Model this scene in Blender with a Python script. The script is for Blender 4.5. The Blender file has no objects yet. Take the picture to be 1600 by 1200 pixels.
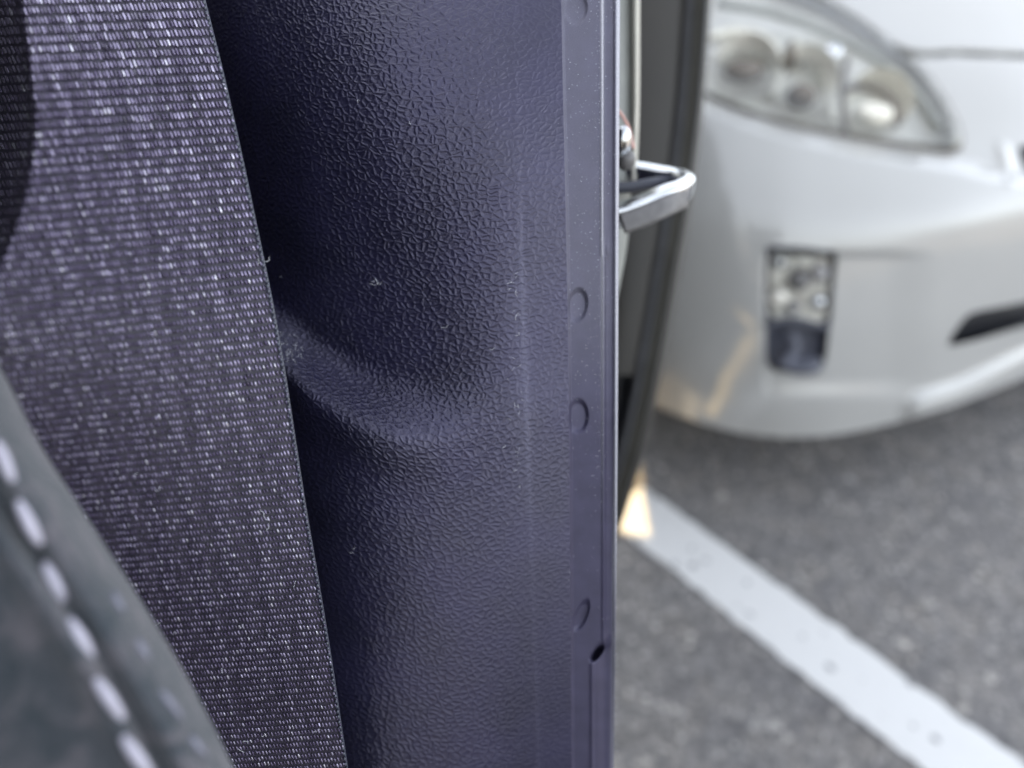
import bpy, math, random
import numpy as np
from mathutils import Vector, Matrix
random.seed(7); rng = np.random.default_rng(7)
sc = bpy.context.scene; COL = sc.collection
D2R = math.radians
# ------------------------------------------------------------------ camera
CH = 1.22; PITCH = 38.0; F = 1200.0
cd = bpy.data.cameras.new('camera'); cam = bpy.data.objects.new('camera', cd); COL.objects.link(cam)
cam.location = (0, 0, CH); cam.rotation_euler = (D2R(90 - PITCH), 0, 0)
cd.sensor_width = 36; cd.lens = 27; cd.clip_start = 0.004; cd.clip_end = 400
cd.dof.use_dof = True; cd.dof.focus_distance = 0.171; cd.dof.aperture_fstop = 7.3
sc.camera = cam
# ------------------------------------------------------------------ world, sun, exposure
SUN_EL = 24.0; SUN_AZ = D2R(-80)                # azimuth clockwise from +Y : the sun stands beyond our car
w = bpy.data.worlds.new('World'); sc.world = w; w.use_nodes = True
nt = w.node_tree; bg = nt.nodes['Background']
sky = nt.nodes.new('ShaderNodeTexSky'); sky.sky_type = 'NISHITA'; sky.sun_disc = False
sky.sun_elevation = D2R(SUN_EL); sky.sun_rotation = SUN_AZ; sky.air_density = 1.0; sky.dust_density = 2.5; sky.ozone_density = 1.0
hs = nt.nodes.new('ShaderNodeHueSaturation'); hs.inputs['Saturation'].default_value = 0.31
nt.links.new(sky.outputs[0], hs.inputs['Color']); nt.links.new(hs.outputs[0], bg.inputs[0]); bg.inputs[1].default_value = 0.15
sd = bpy.data.lights.new('sun', 'SUN'); sun = bpy.data.objects.new('sun', sd); COL.objects.link(sun)
sd.energy = 2.8; sd.angle = D2R(0.5); sd.color = (1.0, 0.70, 0.30)
SD = Vector((math.sin(SUN_AZ) * math.cos(D2R(SUN_EL)), math.cos(SUN_AZ) * math.cos(D2R(SUN_EL)), math.sin(D2R(SUN_EL))))
sun.rotation_euler = SD.to_track_quat('Z', 'Y').to_euler()
sc.view_settings.view_transform = 'Standard'; sc.view_settings.look = 'None'; sc.view_settings.gamma = 1
sc.view_settings.use_curve_mapping = False; sc.view_settings.exposure = 2.32

# ------------------------------------------------------------------ helpers
SP, CP = math.sin(D2R(PITCH)), math.cos(D2R(PITCH))
def P(px, py, t):
    """point seen in direction (px, py) at depth t; works on arrays, returns (...,3)"""
    px = np.asarray(px, float); py = np.asarray(py, float); t = np.asarray(t, float)
    u = (px - 800) / F; v = (py - 600) / F
    return np.stack([u * t, (CP - SP * v) * t, CH - (SP + CP * v) * t], -1)
def sstep(a, b, x):
    s = np.clip((np.asarray(x, float) - a) / (b - a), 0, 1); return s * s * (3 - 2 * s)
def curve(pts):
    a = np.array(pts, float)
    def f(x):
        x = np.asarray(x, float)
        i = np.clip(np.searchsorted(a[:, 0], x) - 1, 0, len(a) - 2)
        x0, x1 = a[i, 0], a[i + 1, 0]; s = (x - x0) / (x1 - x0)
        m = np.gradient(a[:, 1], a[:, 0]); h = x1 - x0
        sc_ = np.clip(s, 0, 1)
        y = (2*sc_**3-3*sc_**2+1)*a[i,1] + (sc_**3-2*sc_**2+sc_)*h*m[i] + (-2*sc_**3+3*sc_**2)*a[i+1,1] + (sc_**3-sc_**2)*h*m[i+1]
        y = y + np.where(s > 1, (s - 1) * h * m[i + 1], 0) + np.where(s < 0, s * h * m[i], 0)
        return y
    return f
def tag(o, label=None, cat=None, group=None, kind=None):
    if label: o['label'] = label
    if cat: o['category'] = cat
    if group: o['group'] = group
    if kind: o['kind'] = kind
    return o
def mesh_obj(name, verts, faces, mat, parent=None, smooth=True, uv=None):
    me = bpy.data.meshes.new(name)
    verts = np.asarray(verts, np.float32).reshape(-1, 3)
    faces = np.asarray(faces, np.int32)
    me.vertices.add(len(verts)); me.vertices.foreach_set('co', verts.ravel())
    k = faces.shape[1]
    me.loops.add(faces.size); me.loops.foreach_set('vertex_index', faces.ravel())
    me.polygons.add(len(faces)); me.polygons.foreach_set('loop_start', np.arange(len(faces), dtype=np.int32) * k)
    if uv is not None:
        l = me.uv_layers.new(name='UVMap'); l.data.foreach_set('uv', np.asarray(uv, np.float32)[faces.ravel()].ravel())
    me.update(calc_edges=True); me.validate()
    if smooth: me.polygons.foreach_set('use_smooth', np.ones(len(me.polygons), bool))
    me.materials.append(mat)
    o = bpy.data.objects.new(name, me); COL.objects.link(o)
    if parent is not None:
        o.parent = parent; o.matrix_parent_inverse = parent.matrix_world.inverted() if parent.parent is None else Matrix.Identity(4)
        o.matrix_parent_inverse = Matrix.Translation(-world_loc(parent))
    return o
def world_loc(o):
    v = Vector(o.location)
    if o.parent is not None: v = v + world_loc(o.parent) + (o.matrix_parent_inverse.translation)
    return v
def grid_faces(nr, nc, off=0):
    i = np.arange(nr - 1)[:, None] * nc + np.arange(nc - 1)[None, :]
    return (np.stack([i, i + 1, i + nc + 1, i + nc], -1).reshape(-1, 4)) + off
def empty(name, loc):
    o = bpy.data.objects.new(name, None); o.location = loc; o.empty_display_size = 0.02; COL.objects.link(o); return o
def tube_geo(path, rad, seg=10, flat=1.0, up=Vector((0, 0, 1)), cap=True):
    """path of 3D points; rad scalar or per point; flat = thickness ratio across 'up'"""
    pts = [Vector(p) for p in path]; n = len(pts)
    rad = [rad] * n if np.isscalar(rad) else list(rad)
    V = []; 
    for i, p in enumerate(pts):
        d = (pts[min(i + 1, n - 1)] - pts[max(i - 1, 0)]).normalized()
        a = d.cross(up); a = a.normalized() if a.length > 1e-6 else Vector((1, 0, 0)); b = a.cross(d).normalized()
        for k in range(seg):
            th = 2 * math.pi * k / seg
            V.append(p + a * math.cos(th) * rad[i] * flat + b * math.sin(th) * rad[i])
    Fc = []
    for i in range(n - 1):
        for k in range(seg):
            k2 = (k + 1) % seg
            Fc.append((i * seg + k, i * seg + k2, (i + 1) * seg + k2, (i + 1) * seg + k))
    if cap:
        c0 = len(V); V.append(pts[0]); V.append(pts[-1])
        for k in range(seg):
            k2 = (k + 1) % seg
            Fc.append((c0, k2, k, k)); Fc.append((c0 + 1, (n - 1) * seg + k, (n - 1) * seg + k2, (n - 1) * seg + k2))
    return V, Fc
def poly_obj(name, V, Fc, mat, parent=None, smooth=True):
    me = bpy.data.meshes.new(name)
    Fc = [tuple(dict.fromkeys(f)) for f in Fc]
    me.from_pydata([tuple(v) for v in V], [], Fc); me.update()
    if smooth: me.polygons.foreach_set('use_smooth', [True] * len(me.polygons))
    me.materials.append(mat)
    o = bpy.data.objects.new(name, me); COL.objects.link(o)
    if parent is not None:
        o.parent = parent; o.matrix_parent_inverse = Matrix.Translation(-world_loc(parent))
    return o
def tube(name, path, rad, mat, parent=None, **k):
    V, Fc = tube_geo(path, rad, **k); return poly_obj(name, V, Fc, mat, parent)
def spline(pts, n=40):
    a = np.array(pts, float); s = np.linspace(0, len(a) - 1, len(a))
    x = np.linspace(0, len(a) - 1, n)
    return np.stack([curve(np.stack([s, a[:, k]], 1))(x) for k in range(a.shape[1])], 1)
class Geo:
    def __init__(s): s.V = []; s.F = []
    def add(s, V, Fc):
        o = len(s.V); s.V += [tuple(v) for v in V]; s.F += [tuple(i + o for i in f) for f in Fc]
    def box(s, lo, hi):
        x0, y0, z0 = lo; x1, y1, z1 = hi
        s.add([(x0,y0,z0),(x1,y0,z0),(x1,y1,z0),(x0,y1,z0),(x0,y0,z1),(x1,y0,z1),(x1,y1,z1),(x0,y1,z1)],
              [(0,3,2,1),(4,5,6,7),(0,1,5,4),(1,2,6,5),(2,3,7,6),(3,0,4,7)])
    def build(s, name, mat, parent=None, smooth=False): return poly_obj(name, s.V, s.F, mat, parent, smooth)
def sphere_geo(c, r, nu=8, nv=6, ax=None):
    c = Vector(c); V = []; Fc = []
    R = (r, r, r) if np.isscalar(r) else r
    for j in range(nv + 1):
        ph = math.pi * j / nv
        for i in range(nu):
            th = 2 * math.pi * i / nu
            v = Vector((R[0] * math.sin(ph) * math.cos(th), R[1] * math.sin(ph) * math.sin(th), R[2] * math.cos(ph)))
            if ax is not None: v = ax @ v
            V.append(c + v)
    for j in range(nv):
        for i in range(nu):
            Fc.append((j * nu + i, j * nu + (i + 1) % nu, (j + 1) * nu + (i + 1) % nu, (j + 1) * nu + i))
    return V, Fc

# ------------------------------------------------------------------ materials
class NT:
    def __init__(s, name):
        s.m = bpy.data.materials.new(name); s.m.use_nodes = True; s.t = s.m.node_tree; s.b = s.t.nodes['Principled BSDF']
    def n(s, typ, ins=None, **kw):
        x = s.t.nodes.new(typ)
        for k, v in kw.items(): setattr(x, k, v)
        for k, v in (ins or {}).items():
            if isinstance(v, bpy.types.NodeSocket): s.t.links.new(v, x.inputs[k])
            else: x.inputs[k].default_value = v
        return x
    def math(s, op, a, b=0.0, c=0.0):
        x = s.n('ShaderNodeMath', {0: a, 1: b, 2: c}, operation=op); return x.outputs[0]
    def ramp(s, f, pts):
        x = s.n('ShaderNodeValToRGB', {0: f}); e = x.color_ramp.elements
        while len(e) > 1: e.remove(e[-1])
        e[0].position = pts[0][0]; e[0].color = tuple(pts[0][1]) + (1,)
        for p, c in pts[1:]: q = e.new(p); q.color = tuple(c) + (1,)
        return x.outputs[0]
    def set(s, **kw):
        for k, v in kw.items():
            k = k.replace('_', ' ')
            if isinstance(v, bpy.types.NodeSocket): s.t.links.new(v, s.b.inputs[k])
            else: s.b.inputs[k].default_value = (tuple(v) + (1,)) if (isinstance(v, tuple) and len(v) == 3 and 'Color' in k or k in ('Sheen Tint', 'Specular Tint') and len(v) == 3) else v
        return s
def simple(name, col, rough=0.5, metal=0.0, var=0.12, scale=40.0, bump=0.0, bscale=400.0, bdist=0.0002, **kw):
    a = NT(name); tc = a.n('ShaderNodeTexCoord')
    nz = a.n('ShaderNodeTexNoise', {'Vector': tc.outputs['Object'], 'Scale': scale, 'Detail': 4.0})
    lo = tuple(c * (1 - var) for c in col); hi = tuple(min(1, c * (1 + var)) for c in col)
    a.set(Base_Color=a.ramp(nz.outputs[0], [(0.3, lo), (0.7, hi)]), Roughness=rough, Metallic=metal, **kw)
    if bump:
        n2 = a.n('ShaderNodeTexNoise', {'Vector': tc.outputs['Object'], 'Scale': bscale, 'Detail': 3.0})
        b = a.n('ShaderNodeBump', {'Strength': bump, 'Distance': bdist, 'Height': n2.outputs[0]})
        a.set(Normal=b.outputs[0])
    return a.m

def grain_material():
    a = NT('grained_plastic'); tc = a.n('ShaderNodeTexCoord'); uv = tc.outputs['UV']     # UV in millimetres
    nz = a.n('ShaderNodeTexNoise', {'Vector': uv, 'Scale': 0.40, 'Detail': 1.0})
    sub = a.n('ShaderNodeVectorMath', {0: nz.outputs['Color'], 1: (0.5, 0.5, 0.5)}, operation='SUBTRACT')
    sc_ = a.n('ShaderNodeVectorMath', {0: sub.outputs[0], 'Scale': 1.3}, operation='SCALE')
    wv = a.n('ShaderNodeVectorMath', {0: uv, 1: sc_.outputs[0]}, operation='ADD').outputs[0]
    mp = a.n('ShaderNodeMapping', {'Vector': wv, 'Rotation': (0, 0, 0.5), 'Scale': (0.80, 1.05, 1)})
    v1 = a.n('ShaderNodeTexVoronoi', {'Vector': mp.outputs[0], 'Scale': 0.66, 'Randomness': 1.0}, feature='DISTANCE_TO_EDGE', voronoi_dimensions='2D')
    v2 = a.n('ShaderNodeTexVoronoi', {'Vector': mp.outputs[0], 'Scale': 1.45, 'Randomness': 1.0}, feature='DISTANCE_TO_EDGE', voronoi_dimensions='2D')
    mp3 = a.n('ShaderNodeMapping', {'Vector': wv, 'Rotation': (0, 0, -0.6), 'Scale': (0.5, 1.2, 1)})
    v3 = a.n('ShaderNodeTexVoronoi', {'Vector': mp3.outputs[0], 'Scale': 0.17, 'Randomness': 1.0}, feature='DISTANCE_TO_EDGE', voronoi_dimensions='2D')
    def sm(x, hi): return a.n('ShaderNodeMapRange', {'Value': x, 'From Min': 0.0, 'From Max': hi, 'To Min': 0.0, 'To Max': 1.0}, interpolation_type='SMOOTHSTEP').outputs[0]
    h = a.math('MULTIPLY', sm(v1.outputs['Distance'], 0.34), 0.80)
    h = a.math('ADD', h, a.math('MULTIPLY', sm(v2.outputs['Distance'], 0.22), 0.16))
    h = a.math('ADD', h, a.math('MULTIPLY', sm(v3.outputs['Distance'], 0.05), 0.25))
    fn = a.n('ShaderNodeTexNoise', {'Vector': uv, 'Scale': 5.0, 'Detail': 3.0}).outputs[0]
    h = a.math('ADD', h, a.math('MULTIPLY', fn, 0.14))
    md = a.n('ShaderNodeAttribute', attribute_name='grain').outputs['Fac']
    h = a.math('MULTIPLY', h, md)
    b = a.n('ShaderNodeBump', {'Strength': 1.0, 'Distance': 0.00019, 'Height': h})
    big = a.n('ShaderNodeTexNoise', {'Vector': uv, 'Scale': 0.05, 'Detail': 3.0}).outputs[0]
    sk = a.n('ShaderNodeTexNoise', {'Vector': uv, 'Scale': 9.0, 'Detail': 2.0}).outputs[0]
    scf = a.n('ShaderNodeAttribute', attribute_name='scuff').outputs['Fac']
    scf = a.math('MULTIPLY', scf, sm(a.math('SUBTRACT', sk, 0.42), 0.25))
    base = a.ramp(big, [(0.35, (0.010, 0.010, 0.026)), (0.65, (0.016, 0.015, 0.042))])
    mx = a.n('ShaderNodeMix', {0: scf, 6: base, 7: (0.22, 0.22, 0.30, 1)}, data_type='RGBA')
    a.set(Base_Color=mx.outputs[2], Roughness=a.math('SUBTRACT', a.math('ADD', 0.31, a.math('MULTIPLY', big, 0.10)), a.math('MULTIPLY', a.n('ShaderNodeAttribute', attribute_name='polish').outputs['Fac'], 0.17)), Normal=b.outputs[0], Specular_IOR_Level=1.0, Specular_Tint=(0.82, 0.78, 1.0))
    return a.m
def flange_material():
    a = NT('fine_plastic'); tc = a.n('ShaderNodeTexCoord'); uv = tc.outputs['UV']
    n1 = a.n('ShaderNodeTexNoise', {'Vector': uv, 'Scale': 6.0, 'Detail': 4.0}).outputs[0]
    n2 = a.n('ShaderNodeTexNoise', {'Vector': uv, 'Scale': 0.2, 'Detail': 3.0}).outputs[0]
    b = a.n('ShaderNodeBump', {'Strength': 0.8, 'Distance': 0.00005, 'Height': n1})
    w1 = a.n('ShaderNodeAttribute', attribute_name='frost_highlight').outputs['Fac']
    sp = a.n('ShaderNodeTexNoise', {'Vector': uv, 'Scale': 7.0, 'Detail': 2.0}).outputs[0]
    f = a.math('MULTIPLY', w1, a.n('ShaderNodeMapRange', {'Value': sp, 'From Min': 0.30, 'From Max': 0.58}).outputs[0])
    base = a.ramp(n2, [(0.35, (0.028, 0.026, 0.052)), (0.65, (0.040, 0.037, 0.072))])
    mx = a.n('ShaderNodeMix', {0: f, 6: base, 7: (0.62, 0.62, 0.66, 1)}, data_type='RGBA')
    a.set(Base_Color=mx.outputs[2], Roughness=0.46, Normal=b.outputs[0], Specular_IOR_Level=0.7, Specular_Tint=(0.82, 0.79, 1.0))
    return a.m
def asphalt_material():
    a = NT('asphalt'); tc = a.n('ShaderNodeTexCoord'); ob = tc.outputs['Object']
    v = a.n('ShaderNodeTexVoronoi', {'Vector': ob, 'Scale': 100.0})
    v2 = a.n('ShaderNodeTexVoronoi', {'Vector': ob, 'Scale': 26.0})
    n = a.n('ShaderNodeTexNoise', {'Vector': ob, 'Scale': 9.0, 'Detail': 6.0, 'Roughness': 0.6}).outputs[0]
    c1 = a.ramp(v.outputs['Color'], [(0.0, (0.115, 0.112, 0.113)), (0.50, (0.23, 0.221, 0.216)), (0.80, (0.285, 0.274, 0.266)), (1.0, (0.66, 0.63, 0.58))])
    c2 = a.ramp(n, [(0.32, (0.86, 0.87, 0.89)), (0.68, (1.07, 1.06, 1.05))])
    c3 = a.ramp(v2.outputs['Color'], [(0.0, (0.80, 0.80, 0.82)), (0.5, (1.0, 1.0, 1.0)), (0.93, (1.05, 1.03, 1.0)), (1.0, (1.9, 1.85, 1.75))])
    m = a.n('ShaderNodeMix', {0: 1.0, 6: c1, 7: c2}, data_type='RGBA', blend_type='MULTIPLY')
    m2 = a.n('ShaderNodeMix', {0: 1.0, 6: m.outputs[2], 7: c3}, data_type='RGBA', blend_type='MULTIPLY')
    b = a.n('ShaderNodeBump', {'Strength': 0.9, 'Distance': 0.003, 'Height': v.outputs['Distance']})
    a.set(Base_Color=m2.outputs[2], Roughness=0.85, Normal=b.outputs[0]); return a.m
def line_material():
    a = NT('road_paint'); tc = a.n('ShaderNodeTexCoord'); ob = tc.outputs['Object']
    v = a.n('ShaderNodeTexVoronoi', {'Vector': ob, 'Scale': 24.0})
    n = a.n('ShaderNodeTexNoise', {'Vector': ob, 'Scale': 60.0, 'Detail': 4.0}).outputs[0]
    c = a.ramp(v.outputs['Distance'], [(0.0, (0.24, 0.24, 0.25)), (0.17, (0.34, 0.34, 0.35)), (0.21, (0.80, 0.80, 0.79)), (1.0, (0.83, 0.83, 0.82))])
    m = a.n('ShaderNodeMix', {0: a.n('ShaderNodeMapRange', {'Value': n, 'From Min': 0.46, 'From Max': 0.54}).outputs[0], 6: (0.82, 0.82, 0.81, 1), 7: c}, data_type='RGBA')
    b = a.n('ShaderNodeBump', {'Strength': 0.6, 'Distance': 0.002, 'Height': n})
    a.set(Base_Color=m.outputs[2], Roughness=0.7, Normal=b.outputs[0]); return a.m
def suede_material():
    a = NT('suede_fabric'); tc = a.n('ShaderNodeTexCoord'); ob = tc.outputs['Object']
    n = a.n('ShaderNodeTexNoise', {'Vector': ob, 'Scale': 190.0, 'Detail': 6.0, 'Roughness': 0.65, 'Distortion': 0.6}).outputs[0]
    n3 = a.n('ShaderNodeTexNoise', {'Vector': ob, 'Scale': 45.0, 'Detail': 2.0}).outputs['Color']
    n2 = a.n('ShaderNodeTexNoise', {'Vector': ob, 'Scale': 2500.0, 'Detail': 3.0}).outputs[0]
    c = a.ramp(n, [(0.36, (0.036, 0.046, 0.056)), (0.5, (0.064, 0.069, 0.080)), (0.64, (0.118, 0.110, 0.124))])
    b = a.n('ShaderNodeBump', {'Strength': 0.9, 'Distance': 0.0003, 'Height': a.math('ADD', n2, a.math('MULTIPLY', n, 3.0))})
    a.set(Base_Color=c, Roughness=0.9, Normal=b.outputs[0], Sheen_Weight=0.3, Sheen_Roughness=0.4); return a.m

M = {}
M['grain'] = grain_material(); M['fine'] = flange_material(); M['asphalt'] = asphalt_material(); M['line'] = line_material(); M['suede'] = suede_material()
M['web'] = simple('belt_web', (0.016, 0.013, 0.026), 0.55, var=0.3, scale=1500)
M['selvage'] = simple('belt_edge_thread', (0.045, 0.05, 0.075), 0.28, var=0.3, scale=1500, Specular_IOR_Level=0.9)
M['stitch'] = simple('stitch_thread', (0.50, 0.48, 0.56), 0.55, var=0.1, scale=900, bump=0.5, bscale=3500, bdist=0.0002)
M['seamthread'] = simple('dull_stitch_thread', (0.22, 0.22, 0.27), 0.6, scale=900)
M['paint'] = simple('white_car_paint', (0.43, 0.428, 0.412), 0.28, var=0.015, scale=6, Coat_Weight=1.0, Coat_Roughness=0.04)
M['black'] = simple('black_plastic', (0.012, 0.013, 0.018), 0.5, scale=20)
M['rubber'] = simple('rubber', (0.060, 0.060, 0.064), 0.45, var=0.2, scale=60, bump=0.2, bscale=500)
M['rubber2'] = simple('worn_rubber', (0.055, 0.052, 0.042), 0.5, var=0.2, scale=60)
M['darkpaint'] = simple('dark_grey_paint', (0.028, 0.027, 0.025), 0.33, var=0.10, scale=30, Coat_Weight=0.6, Coat_Roughness=0.15)
M['jamb'] = simple('beige_primer_metal', (0.30, 0.31, 0.29), 0.42, var=0.08, scale=80)
M['jambedge'] = simple('cream_flange_metal', (0.56, 0.54, 0.47), 0.45, var=0.06, scale=80)
M['pink'] = simple('red_tape', (0.75, 0.42, 0.36), 0.5, var=0.1, scale=80)
M['chrome'] = simple('chrome', (0.72, 0.74, 0.76), 0.16, metal=1.0, var=0.06, scale=200, bump=0.08, bscale=900, bdist=0.0001)
M['steel'] = simple('worn_steel', (0.17, 0.165, 0.165), 0.5, metal=0.3, var=0.15, scale=400, bump=0.3, bscale=2500, bdist=0.0001)
M['silver'] = simple('silver_reflector', (0.92, 0.88, 0.79), 0.42, metal=0.15, var=0.12, scale=25)
M['cream'] = simple('cream_reflector', (0.88, 0.85, 0.74), 0.35, metal=0.3, var=0.1, scale=25)
M['smoke'] = simple('dark_bezel', (0.19, 0.165, 0.14), 0.4, var=0.2, scale=40)
M['grey'] = simple('grey_plastic', (0.075, 0.080, 0.105), 0.4, var=0.3, scale=30)
M['foggrey'] = simple('fog_surround', (0.36, 0.35, 0.35), 0.4, scale=30)
M['doorframe'] = simple('door_frame_paint', (0.021, 0.018, 0.014), 0.45, var=0.3, scale=14)
M['headliner'] = simple('headliner', (0.05, 0.05, 0.055), 0.95, scale=200)
M['lint'] = simple('lint', (0.72, 0.73, 0.78), 0.6, scale=2000)
a = NT('clear_lens'); a.set(Base_Color=(0.98, 0.99, 1.0), Roughness=0.03, Transmission_Weight=1.0, IOR=1.45); M['glass'] = a.m
a = NT('dark_window'); a.set(Base_Color=(0.012, 0.013, 0.014), Roughness=0.08, Specular_IOR_Level=0.7); M['window'] = a.m

def attr(o, name, vals):
    at = o.data.attributes.new(name, 'FLOAT', 'POINT'); at.data.foreach_set('value', np.asarray(vals, np.float32).ravel())

a = NT('belt_thread'); tc = a.n('ShaderNodeTexCoord'); gl = a.n('ShaderNodeAttribute', attribute_name='glint').outputs['Fac']
fnz = a.n('ShaderNodeTexNoise', {'Vector': tc.outputs['Object'], 'Scale': 9000.0, 'Detail': 2.0}).outputs[0]
a.set(Base_Color=a.ramp(gl, [(0.0, (0.030, 0.021, 0.050)), (0.40, (0.12, 0.092, 0.18)), (0.70, (0.42, 0.37, 0.54)), (1.0, (0.80, 0.77, 0.88))]), Roughness=0.25, Specular_IOR_Level=1.0, Metallic=a.math('MULTIPLY', gl, 0.7), Coat_Weight=0.6, Coat_Roughness=0.15,
      Normal=a.n('ShaderNodeBump', {'Strength': 0.25, 'Distance': 0.00003, 'Height': fnz}).outputs[0])
M['thread'] = a.m
# ------------------------------------------------------------------ ground
V = np.array([[-40, -40, 0], [40, -40, 0], [40, 40, 0], [-40, 40, 0]]); 
g = mesh_obj('asphalt_ground', V, [[0, 1, 2, 3]], M['asphalt'], smooth=False); tag(g, kind='structure')
def G(px, py, z=0.0):
    v = (py - 600) / F; t = (CH - z) / (SP + CP * v); return P(px, py, t)
A0 = G(992, 798); A1 = G(1505, 1188)
dl = (A1 - A0); dl /= np.linalg.norm(dl); nl = np.array([-dl[1], dl[0], 0])
S0 = A0 - dl * 0.035; nseg = 160; L = 3.2
wl = 0.065
V = []; 
for i in range(nseg + 1):
    c = S0 + dl * L * i / nseg
    for s in (-1, 1):
        q = c + nl * s * (wl + rng.normal(0, 0.0022)); V.append((q[0], q[1], 0.004))
    if i == 0:                       # ragged end of the stripe
        pass
Fc = grid_faces(nseg + 1, 2)
ln = mesh_obj('parking_line', V, Fc, M['line'], smooth=False); tag(ln, kind='structure')

# ------------------------------------------------------------------ our own car: pillar, flank, striker
car = empty('open_door_car', (-0.4, 0.6, 0.0))
tag(car, 'dark car seen from its open doorway, with grained plastic pillar trim and chrome door striker', 'car')
yc = curve([(300, 455), (430, 528), (500, 588), (560, 622), (620, 640), (680, 645), (760, 632), (900, 600)])
def trim_t(px, py):
    t = 0.166 + 0.040 * (py / 1200.0)
    t = t + 0.011 * np.clip((330 - py) / 330.0, 0, 3) ** 2
    e = 620 - px
    t = t + np.where(e > 0, (e / 300.0) ** 2 * 0.026, 0) + np.where(e < 0, (-e / 260.0) ** 1.6 * 0.0075, 0)
    s = yc(px) - py
    prof = sstep(-52, 66, s) * (1 - 0.82 * sstep(66, 640, s))
    amp = 0.0120 * (1 - sstep(520, 800, px))  + 0.0008
    t = t + prof * amp
    t = t - 0.0026 * np.exp(-((s + 52) / 52.0) ** 2) * (1 - sstep(560, 790, px))
    # faint part line
    xl = 800 + 0.035 * (py)
    t = t - 0.00010 * np.exp(-((px - xl) / 3.5) ** 2)
    return t
xe = curve([(-300, 874), (0, 877), (500, 887), (900, 891), (1200, 893), (1500, 895)])   # where trim meets flange
nc, nr = 170, 400
rows = np.linspace(-260, 1460, nr)
cc = np.linspace(0, 1, nc)
PX = 235 + (xe(rows)[:, None] - 235) * cc[None, :]; PY = np.repeat(rows[:, None], nc, 1)
T = trim_t(PX, PY)
W3 = P(PX, PY, T)
du = np.linalg.norm(np.diff(W3, axis=1), axis=2); U = np.concatenate([np.zeros((nr, 1)), np.cumsum(du, 1)], 1)
U = U - U[:, -1:]
dv = np.linalg.norm(np.diff(W3, axis=0), axis=2); Vv = np.concatenate([np.zeros((1, nc)), np.cumsum(dv, 0)], 0)
UV = np.stack([U * 1000, Vv * 1000], -1).reshape(-1, 2)
trim = mesh_obj('pillar_trim', W3, grid_faces(nr, nc), M['grain'], car, uv=UV)
tag(trim, 'dark blue-grey leather-grained plastic with a scooped ledge')
gr = 1.0 - 0.55 * sstep(740, 845, PX) ; gr = gr * (1 - 0.30 * sstep(650, 1000, PY)) * (1 - 0.45 * sstep(620, 760, PX) * sstep(640, 900, PY))
attr(trim, 'grain', gr)
xl = 800 + 0.035 * PY
scuff = np.exp(-((PX - xl) / 3.5) ** 2) * sstep(200, 420, PY) * (1 - 0.7 * sstep(640, 900, PY)) * 0.55 + 0.25 * np.exp(-((PX - xl + 4) / 16.0) ** 2) * sstep(330, 480, PY) * (1 - sstep(560, 900, PY))
scuff = scuff + 0.55 * np.exp(-(((PX - 445) / 30) ** 2 + ((PY - 535) / 34) ** 2))
attr(trim, 'polish', np.exp(-((PX - 640) / 130) ** 2 - ((PY - yc(PX) - 2) / 45) ** 2))
attr(trim, 'scuff', np.clip(scuff, 0, 1))
# flange with its round dimples and lip
dimples = [(899, 12, 20, 29, 0.0), (902, 477, 17, 28, -0.1), (903, 650, 17, 28, 0.0), (908, 961, 11, 26, -0.35)]
def flange_t(px, py):
    x0 = xe(py)
    t = trim_t(x0, py) + 0.0007 * sstep(0, 5, px - x0) 
    t = t + 0.0010 * (px - x0) / 60.0
    for (cx, cy, rx, ry, sk) in dimples:
        dx = (px - cx - sk * (py - cy)) / rx; dy = (py - cy) / ry
        r = np.sqrt(dx * dx + dy * dy)
        t = t + 0.00085 * (1 - sstep(0.66, 1.04, r)) * (1.0 + 0.5 * (dx - dy * 0.4))
    # lip : ridge, groove, frosted outer edge
    up = 1 - sstep(1008, 1030, py + (px - 930) * 0.8)
    xr = np.where(py < 400, 942, 944) - 3 * sstep(380, 420, py) * 0 
    xr2 = 926.0
    a = np.exp(-((px - xr) / 3.2) ** 2) * up + np.exp(-((px - xr2) / 3.6) ** 2) * (1 - up)
    t = t - 0.0005 * a
    plate = sstep(xr - 2, xr + 3, px) * up + sstep(xr2 - 2, xr2 + 4, px) * (1 - up)
    t = t + 0.0007 * plate + 0.0016 * sstep(930, 948, px) * (1 - up)
    t = t - 0.0009 * np.exp(-((px - 962) / 3.4) ** 2)
    # notch
    nx = (px - 933) / 9.0; ny = (py - 1020 + (px - 933) * 0.9) / 8.0
    t = t + 0.0070 * np.exp(-(nx * nx + ny * ny) ** 2)
    # small moulding nick higher up
    t = t - 0.0006 * np.exp(-((px - 949) / 4.5) ** 2 - ((py - 388) / 14.0) ** 2)
    return t
xo = curve([(-300, 970), (0, 968), (350, 966), (700, 964), (980, 961), (1200, 958), (1500, 954)])
nc2, nr2 = 84, 860
rows2 = np.linspace(-260, 1460, nr2); c2 = np.linspace(0, 1, nc2)
X0 = xe(rows2)[:, None]; PX2 = X0 + (xo(rows2)[:, None] - X0) * c2[None, :]; PY2 = np.repeat(rows2[:, None], nc2, 1)
T2 = flange_t(PX2, PY2)
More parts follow.
